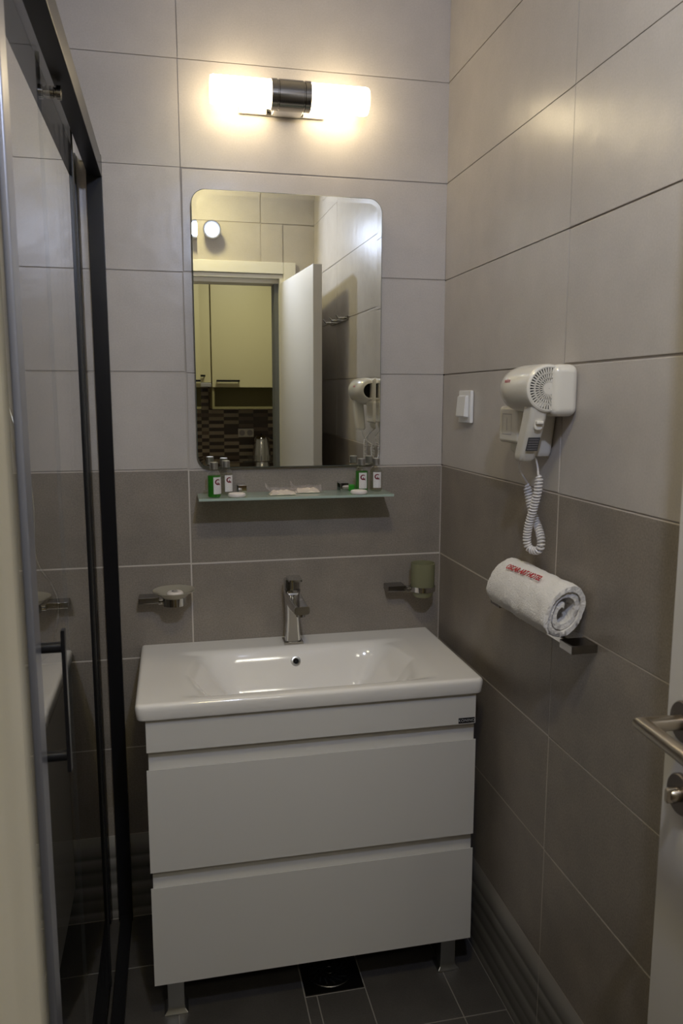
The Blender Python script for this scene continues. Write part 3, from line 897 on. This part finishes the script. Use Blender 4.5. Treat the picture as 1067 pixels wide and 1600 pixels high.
# ------------------------------------------------------------------ vanity cabinet
t = thing('vanity_cabinet', 'white two-drawer vanity cabinet on metal feet under the washbasin', 'cabinet', (-.431, -.21, 0))
CX0, CX1, CF, CZ0, CZ1 = -.808, -.0465, -.394, .108, .7455
bm = B()
box(bm, CX0, CX0 + .016, CF, -.001, CZ0, CZ1); box(bm, CX1 - .016, CX1, CF, -.001, CZ0, CZ1)
box(bm, CX0 + .016, CX1 - .016, CF, -.001, CZ0, CZ0 + .016); box(bm, CX0 + .016, CX1 - .016, -.012, -.001, CZ0 + .016, .60)
box(bm, CX0 + .016, CX1 - .016, CF, CF + .010, .606, .690); box(bm, CX0 + .016, CX1 - .016, CF, CF + .012, .33, .41)
link('carcass', bm, M['lacquer'], t, smooth=False)
bm = B(); box(bm, -.811, -.050, -.412, CF - .0005, .6700, .7445, .001); fa = link('fascia', bm, M['lacquer'], t)
for a, b in ((.3870, .6300), (.1080, .3490)):
    bm = B(); r = bmesh.ops.create_cube(bm, size=1)
    # front with a bevelled finger-pull along its top edge
    bm.free(); bm = B()
    prof = [(CF - .0005, a), (-.4125, a), (-.4125, b), (-.4105, b), (CF - .0005, b - .016)]
    loft(bm, [[(x, y_, z_) for y_, z_ in prof] for x in (-.812, -.0485)])
    link('drawer_front', bm, M['lacquer'], t, smooth=False)
for x in (-.766, -.092):
    bm = B()
    secs = []
    for z, w_ in ((.0005, .056), (.004, .055), (.010, .043), (.020, .039), (.107, .039)):
        secs.append([(x + a, -.358 + b, z) for a, b in rrect(w_, w_ * .9, .002, 2)])
    loft(bm, secs); link('foot', bm, M['alu'], t)
bm = B(); box(bm, -.0935, -.0525, -.4135, -.4122, .6730, .6860, .0008); bd = link('badge', bm, M['black'], t)
bd['label'] = 'small black maker badge'
bm = text_bm('KONINO', .0095, extrude=.0001, space=1.1)
bmesh.ops.transform(bm, matrix=Matrix.Translation((-.0730, -.4137, .6794)) @ Matrix.Rotation(PI / 2, 4, 'X'), verts=bm.verts)
link('badge_lettering', bm, M['silver_print'], bd, smooth=False)

# ------------------------------------------------------------------ floor drain
t = thing('floor_drain', 'square dark metal floor drain under the vanity cabinet', 'drain', (-.387, -.317, -.001))
bm = B(); box(bm, -.460, -.314, -.390, -.244, -.001, .0015, .0006)
lathe(bm, [(.056, .0015), (.0575, .0027), (.059, .0015)], (-.387, -.317, 0), 'z', 48)
lathe(bm, [(.0105, .0015), (.0115, .0024), (.0125, .0015)], (-.387, -.317, 0), 'z', 32)
link('grate_frame', bm, M['steel_drain'], t)
bm = B()
for ring_r, ln, nn in ((.040, .018, 16), (.022, .010, 12)):
    for k in range(nn):
        a = 2 * PI * k / nn; ca, sa = math.cos(a), math.sin(a)
        pts = []
        for u, v in ((-ln / 2, -.002), (ln / 2, -.002), (ln / 2, .002), (-ln / 2, .002)):
            uu = ring_r + u; vv = v + u * .6
            pts.append(bm.verts.new((-.387 + uu * ca - vv * sa, -.317 + uu * sa + vv * ca, .0018)))
        bm.faces.new(pts)
link('drain_slots', bm, M['void'], t, smooth=False)

# ------------------------------------------------------------------ shower enclosure
t = thing('shower_enclosure', 'sliding glass shower enclosure with black frame left of the vanity', 'shower enclosure', (-.912, -.53, 0))
bm = B(); box(bm, -.918, -.882, -.018, -.0008, .0005, 2.013, .001); link('wall_profile', bm, M['black'], t)
bm = B(); box(bm, -.914, -.882, -1.030, -.0185, 1.962, 2.010, .0015); link('top_rail', bm, M['black'], t)
bm = B(); box(bm, -.914, -.884, -1.030, -.0185, .0005, .022, .002); link('bottom_rail', bm, M['black'], t)
bm = B(); box(bm, -.942, -.9295, -1.0610, -1.0305, .0005, 2.012, .001); link('end_profile', bm, M['black'], t)
bm = B(); box(bm, -.9345, -.9295, -.62, -.002, .0225, 1.995); fp = link('fixed_panel', bm, M['glass'], t, smooth=False)
bm = B(); box(bm, -.9352, -.9288, -.6245, -.6205, .0225, 1.995, .0005); link('edge_trim', bm, M['gap_grey'], fp)
bm = B(); box(bm, -.9250, -.9195, -.982, -.292, .026, 1.990); sp_ = link('sliding_panel', bm, M['glass'], t, smooth=False)
sp_['label'] = 'sliding glass door panel'
bm = B(); box(bm, -.9265, -.9180, -.2915, -.280, .026, 1.990, .001); link('rear_seal', bm, M['seal'], sp_)
bm = B(); box(bm, -.9275, -.9170, -1.026, -.9825, .026, 1.990, .003, 3); link('front_profile', bm, M['grey_profile'], sp_)
bm = B()
for z in (1.096, .938):
    tube(bm, [(-.9193, -.968, z), (-.893, -.968, z)], .0076, 20)
box(bm, -.893, -.8875, -.975, -.961, .915, 1.121, .001)
link('pull_handle', bm, M['black'], sp_)
bm = B(); lathe(bm, [(.0005, 0), (.010, 0), (.010, .006), (.008, .007), (.008, .010), (.0115, .011), (.0115, .018), (.0005, .019)], (-.9193, -.585, 1.947), 'x', 28); link('roller', bm, M['chrome_dark'], sp_)

bm = B()
pts = [(-1.20, -.030, 1.95), (-1.16, -.05, 1.60), (-1.075, -.08, 1.25), (-1.068, -.10, 1.06), (-1.035, -.10, .985), (-1.022, -.10, .935), (-1.03, -.10, .87), (-1.05, -.09, .80), (-1.12, -.07, .77), (-1.20, -.05, .82), (-1.25, -.03, .98)]
sm = []
V = [Vector(p) for p in pts]
for i in range(len(V) - 1):
    p0, p1, p2, p3 = V[max(0, i - 1)], V[i], V[i + 1], V[min(len(V) - 1, i + 2)]
    for k in range(8):
        s = k / 8
        sm.append(.5 * ((2 * p1) + (p2 - p0) * s + (2 * p0 - 5 * p1 + 4 * p2 - p3) * s * s + (3 * p1 - p0 - 3 * p2 + p3) * s ** 3))
sm.append(V[-1])
tube(bm, sm, .004, 8)
th_ = thing('shower_set', 'chrome shower hose hanging behind the shower glass', 'shower', (-1.25, -.001, .98))
link('hose', bm, M['chrome'], th_)
bm = B(); box(bm, -1.36, -1.14, -.045, -.0008, .985, 1.025, .012, 3); link('mixer', bm, M['chrome'], th_)
bm = B(); tube(bm, [(-1.20, -.001, 1.95), (-1.20, -.03, 1.95)], .012, 16); lathe(bm, [(.0005, 0), (.045, 0), (.045, .012), (.012, .03), (.0005, .03)], (-1.20, -.055, 1.955), 'z', 32); link('shower_head', bm, M['chrome'], th_)

# ------------------------------------------------------------------ light switch
t = thing('light_switch', 'white rocker light switch on the right wall near the corner', 'switch', (-.001, -.187, 1.413))
bm = B(); box(bm, -.010, -.0008, -.228, -.146, 1.374, 1.455, .003, 2); link('switch_plate', bm, M['switch'], t)
bm = B(); loft(bm, [[(x0, y, z) for x0, z in ((-.0105, 1.388), (-.0230, 1.390), (-.0185, 1.441), (-.0105, 1.443))] for y in (-.218, -.160)])
bmesh.ops.bevel(bm, geom=bm.edges[:], offset=.0015, segments=2, affect='EDGES')
link('rocker', bm, M['switch'], t)

# ------------------------------------------------------------------ wall hair dryer
t = thing('hair_dryer', 'white wall-mounted hair dryer in its cradle on the right wall', 'hair dryer', (-.001, -.64, 1.325))
bm = B(); box(bm, -.054, -.0008, -.742, -.575, 1.402, 1.498, .016, 5); link('cradle_housing', bm, M['plastic'], t)
bm = B(); secs = []
for z, y0, y1, xo in ((1.322, -.640, -.545, -.038), (1.330, -.646, -.538, -.044), (1.37, -.655, -.532, -.047), (1.410, -.664, -.530, -.049)):
    cx_, cy_ = (xo - .0008) / 2, (y0 + y1) / 2
    secs.append([(cx_ + a, cy_ + b, z) for a, b in rrect(-xo - .0008, y1 - y0, .010, 4)])
loft(bm, secs); link('cradle_base', bm, M['plastic'], t)
bm = B(); box(bm, -.064, -.046, -.622, -.526, 1.345, 1.420, .008, 3); sk = link('cradle_front', bm, M['plastic'], t)
bm = B(); xx = -.0643
for a, b, c, d in ((-.590, -.546, 1.403, 1.4045), (-.590, -.546, 1.362, 1.3635), (-.590, -.5888, 1.362, 1.4045), (-.5472, -.546, 1.362, 1.4045), (-.569, -.567, 1.370, 1.397)):
    bm.faces.new([bm.verts.new((xx, y, z)) for y, z in ((a, c), (b, c), (b, d), (a, d))])
link('label_print', bm, M['print_grey'], sk, smooth=False)
AX, AZ = -.058, 1.4535
bm = B(); lathe(bm, [(.0395, .0005), (.0400, 0), (.0430, .002), (.0450, .008), (.0455, .040), (.0455, .080), (.0445, .105), (.0415, .124), (.036, .139), (.031, .147), (.0285, .150), (.0265, .151), (.0245, .149), (.0245, .120)], (AX, -.7340, AZ), 'y', 56)
br = link('barrel', bm, M['plastic'], t)
bm = B(); lathe(bm, [(.0005, .125), (.0243, .125)], (AX, -.7340, AZ), 'y', 32); link('nozzle_opening', bm, M['void'], br)
bm = B(); lathe(bm, [(.0005, .0030), (.0395, .0030)], (AX, -.7340, AZ), 'y', 48); gr = link('intake_opening', bm, M['void'], br)
bm = B()
for r0, r1 in ((.0378, .0400), (.0270, .0298), (.0180, .0200), (.0005, .0115)):
    lathe(bm, [(r0, 0.0006), (r1, 0.0006), (r1, .0028)], (AX, -.7344, AZ), 'y', 56)
for r0, r1, nn, hw in ((.0290, .0385, 44, .00125), (.0190, .0280, 36, .0011), (.0110, .0190, 26, .0010)):
    for k in range(nn):
        a = 2 * PI * (k + .5) / nn; ca, sa = math.cos(a), math.sin(a)
        pts = [(r0, -hw), (r1, -hw), (r1, hw), (r0, hw)]
        loft(bm, [[(AX + u * ca - v * sa, y, AZ + u * sa + v * ca) for u, v in pts] for y in (-.7338, -.7316)])
link('intake_grille', bm, M['plastic'], br, angle=30)
# grip, leaning towards the nozzle as it goes down
bm = B(); secs = []
for z, cy_, w_, d_ in ((1.428, -.712, .034, .042), (1.400, -.705, .034, .041), (1.36, -.688, .034, .039), (1.330, -.673, .033, .036), (1.321, -.670, .031, .034), (1.316, -.668, .024, .027)):
    secs.append([(-.0715 + a, cy_ + b, z) for a, b in rrect(w_, d_, .009, 5)])
loft(bm, secs); gp = link('grip', bm, M['plastic'], t)
def gy(z): return -.705 + (1.400 - z) * .43 - .0209
bm = B()
loft(bm, [[(x, gy(z) - o_, z) for x, z in ((-.084, 1.337), (-.060, 1.337), (-.060, 1.363), (-.084, 1.363))] for o_ in (-.0005, .0006)])
st = link('rating_sticker', bm, M['sticker'], gp, smooth=False); st['label'] = 'dark grey rating sticker'
bm = B()
for k in range(5):
    z0 = 1.340 + k * .0046
    bm.faces.new([bm.verts.new((x, gy(z) - .0008, z)) for x, z in ((-.082, z0), (-.062, z0), (-.062, z0 + .0009), (-.082, z0 + .0009))])
link('sticker_lines', bm, M['print_grey'], gp, smooth=False)
bm = B(); loft(bm, [[(-.0705 + a * s, gy(1.386) - o_, 1.386 + b * s) for a, b in rrect(.016, .018, .006, 4)] for o_, s in ((-.002, 1), (.002, 1), (.003, .85))])
link('switch_collar', bm, M['plastic'], gp)
bm = B(); box(bm, -.0775, -.0635, gy(1.392) - .008, gy(1.392) + .002, 1.3880, 1.3945, .002, 3); link('slide_switch', bm, M['plastic'], gp)
bm = text_bm('valera', .0115, extrude=.0002)
for v in bm.verts:
    # wrapped on the rounded nose, reading towards the intake
    u, q_, h_ = v.co.x, v.co.y, v.co.z
    y = -.646 - u; f_ = y + .734
    rr_ = (.0455 - .001 * (f_ - .08) / .025 if f_ < .105 else .0445 - .003 * (f_ - .105) / .019) + .0004 + h_
    a = math.radians(180 - 20) - q_ / .043
    v.co = Vector((AX + rr_ * math.cos(a), y, AZ + rr_ * math.sin(a)))
link('lettering', bm, M['pink'], br, smooth=False)

def catmull(pts, n=12):
    V = [Vector(p) for p in pts]; out = []
    for i in range(len(V) - 1):
        p0, p1, p2, p3 = V[max(0, i - 1)], V[i], V[i + 1], V[min(len(V) - 1, i + 2)]
        for k in range(n):
            s = k / n
            out.append(.5 * ((2 * p1) + (p2 - p0) * s + (2 * p0 - 5 * p1 + 4 * p2 - p3) * s * s + (3 * p1 - p0 - 3 * p2 + p3) * s ** 3))
    out.append(V[-1]); return out
def resample(pts, step):
    out = [pts[0]]; acc = 0
    for a, b in zip(pts, pts[1:]):
        d = (b - a).length; 
        while acc + d >= step:
            s = (step - acc) / d; a = a + (b - a) * s; out.append(a); d = (b - a).length; acc = 0
        acc += d
    return out
coil_path = [(-.040, -.6200, 1.2640), (-.034, -.6270, 1.2218), (-.030, -.6400, 1.1960), (-.030, -.6600, 1.1767), (-.033, -.6760, 1.1600), (-.036, -.6790, 1.1450), (-.040, -.6690, 1.1375),
             (-.047, -.6560, 1.1400), (-.052, -.6530, 1.1560), (-.053, -.6600, 1.1870), (-.051, -.6735, 1.2220), (-.048, -.6840, 1.2600), (-.045, -.6810, 1.2890)]
base = resample(catmull(coil_path, 40), .00045)
fr = ring_frames(base); pitch = .0060; hel = []
for i, (p, (tt, u, v)) in enumerate(zip(base, fr)):
    a = 2 * PI * i * .00045 / pitch
    rr_ = .0064 * min(1, .35 + i / 30, .35 + (len(base) - 1 - i) / 30)
    hel.append(p + (u * math.cos(a) + v * math.sin(a)) * rr_)
lead0 = catmull([(-.071, -.650, 1.318), (-.070, -.645, 1.300), (-.058, -.640, 1.282), hel[0]], 6)
lead1 = catmull([hel[-1], (-.040, -.664, 1.302), (-.034, -.645, 1.313), (-.028, -.622, 1.326)], 6)
bm = B(); tube(bm, lead0[:-1] + hel + lead1[1:], [.0019] * (len(lead0) - 1) + [.0023] * len(hel) + [.0019] * (len(lead1) - 1), 6); link('coiled_cord', bm, M['cord'], t)

# ------------------------------------------------------------------ towel rail and rolled towel
RZ = .990
t = thing('towel_rail', 'chrome towel rail on the right wall carrying the rolled towel', 'towel rail', (-.001, -.60, RZ))
bm = B(); box(bm, -.040, -.030, -.800, -.525, RZ - .006, RZ + .006, .0015); link('bar', bm, M['chrome'], t)
for y in (-.822, -.505):
    bm = B(); box(bm, -.052, -.0008, y - .024, y + .022, RZ - .007, RZ + .009, .0015); link('bracket', bm, M['chrome_dark'], t)

TX, TZ = -.050, 1.051
t = thing('rolled_towel', 'rolled white terry towel with red lettering on the chrome towel rail', 'towel', (TX, -.71, RZ + .01))
bm = B(); NT = 190; NY = 84; turns = 2.35; th0 = math.radians(-118)
Y0, Y1 = -.812, -.560
def spiral(s):
    """s 0 inner end .. 1 outer end; returns centre line point and radius"""
    a = th0 - (1 - s) * turns * 2 * PI
    r = .0105 + .0385 * s ** .55
    r += .0022 * math.sin(a * 2 + .6) * s
    return a, r
outl = []
W2 = .0053
TAU = math.radians(24)
def lean(p, q):
    """flattened roll: short axis p, long axis q leaning against the wall"""
    p *= .72; q *= 1.09
    return TX + p * math.cos(TAU) + q * math.sin(TAU), TZ - p * math.sin(TAU) + q * math.cos(TAU)
for i in range(NT + 1):
    s = i / NT; a, r = spiral(s); outl.append((a, r + W2 * (1 if s < .97 else max(.3, (1 - s) / .03)), s))
for i in range(NT, -1, -1):
    s = i / NT; a, r = spiral(s); outl.append((a, r - W2 * (1 if s < .97 else max(.3, (1 - s) / .03)), s))
rows = []
for j in range(NY + 1):
    f_ = j / NY; ring = []
    tel = -.010 * 0
    for a, r, s in outl:
        y = Y0 + (Y1 - Y0) * f_
        y += (.010 * (s - .5) * (1 if f_ < .5 else -1) * abs(2 * f_ - 1) ** 3) * -1
        e = abs(2 * f_ - 1) ** 10
        rr_ = r * (1 - .03 * e)
        x, z = lean(rr_ * math.cos(a), rr_ * math.sin(a))
        nv = noise.noise_vector(Vector((x * 210, y * 210, z * 210))) * .0011 + noise.noise_vector(Vector((x * 30, y * 30, z * 30))) * .0022
        ring.append(bm.verts.new(Vector((x, y, z)) + nv))
    rows.append(ring)
n = len(outl)
for A, C_ in zip(rows, rows[1:]):
    for k in range(n): bm.faces.new((A[k], A[(k + 1) % n], C_[(k + 1) % n], C_[k]))
for R in (rows[0], rows[-1]):
    for k in range(NT):
        bm.faces.new((R[k], R[k + 1], R[n - 2 - k], R[n - 1 - k]))
for v in bm.verts:
    if v.co.x > -.002: v.co.x = -.002
    if v.co.z < RZ + .0065 and -.055 < v.co.x < -.02: v.co.z = max(v.co.z, RZ + .0065)
link('towel_roll', bm, M['towel'], t, angle=80)
bm = text_bm('OSCAR ART HOTEL', .0165, shear=.32, extrude=.0005, bold=.00018)
RT = .0583
for v in bm.verts:
    u, q_, h_ = v.co.x, v.co.y, v.co.z
    a = math.radians(90 + 57) - (q_ + u * .05) / RT
    x, z = lean((RT + h_) * math.cos(a), (RT + h_) * math.sin(a))
    v.co = Vector((x, -.674 - u * .96, z))
link('embroidered_lettering', bm, M['red'], t, smooth=False)['label'] = 'red embroidered lettering'

# ------------------------------------------------------------------ towel hooks behind the door (seen in the mirror)
t = thing('hook_rail', 'small chrome hook rail high on the right wall behind the door', 'hook rail', (-.001, -1.32, 1.745))
bm = B(); box(bm, -.008, -.0008, -1.48, -1.16, 1.738, 1.756, .001); link('rail_plate', bm, M['chrome_dark'], t)
for y in (-1.45, -1.32, -1.19):
    bm = B(); tube(bm, [(-.008, y, 1.75), (-.035, y, 1.748), (-.045, y, 1.762)], .0045, 10); link('hook', bm, M['chrome'], t)
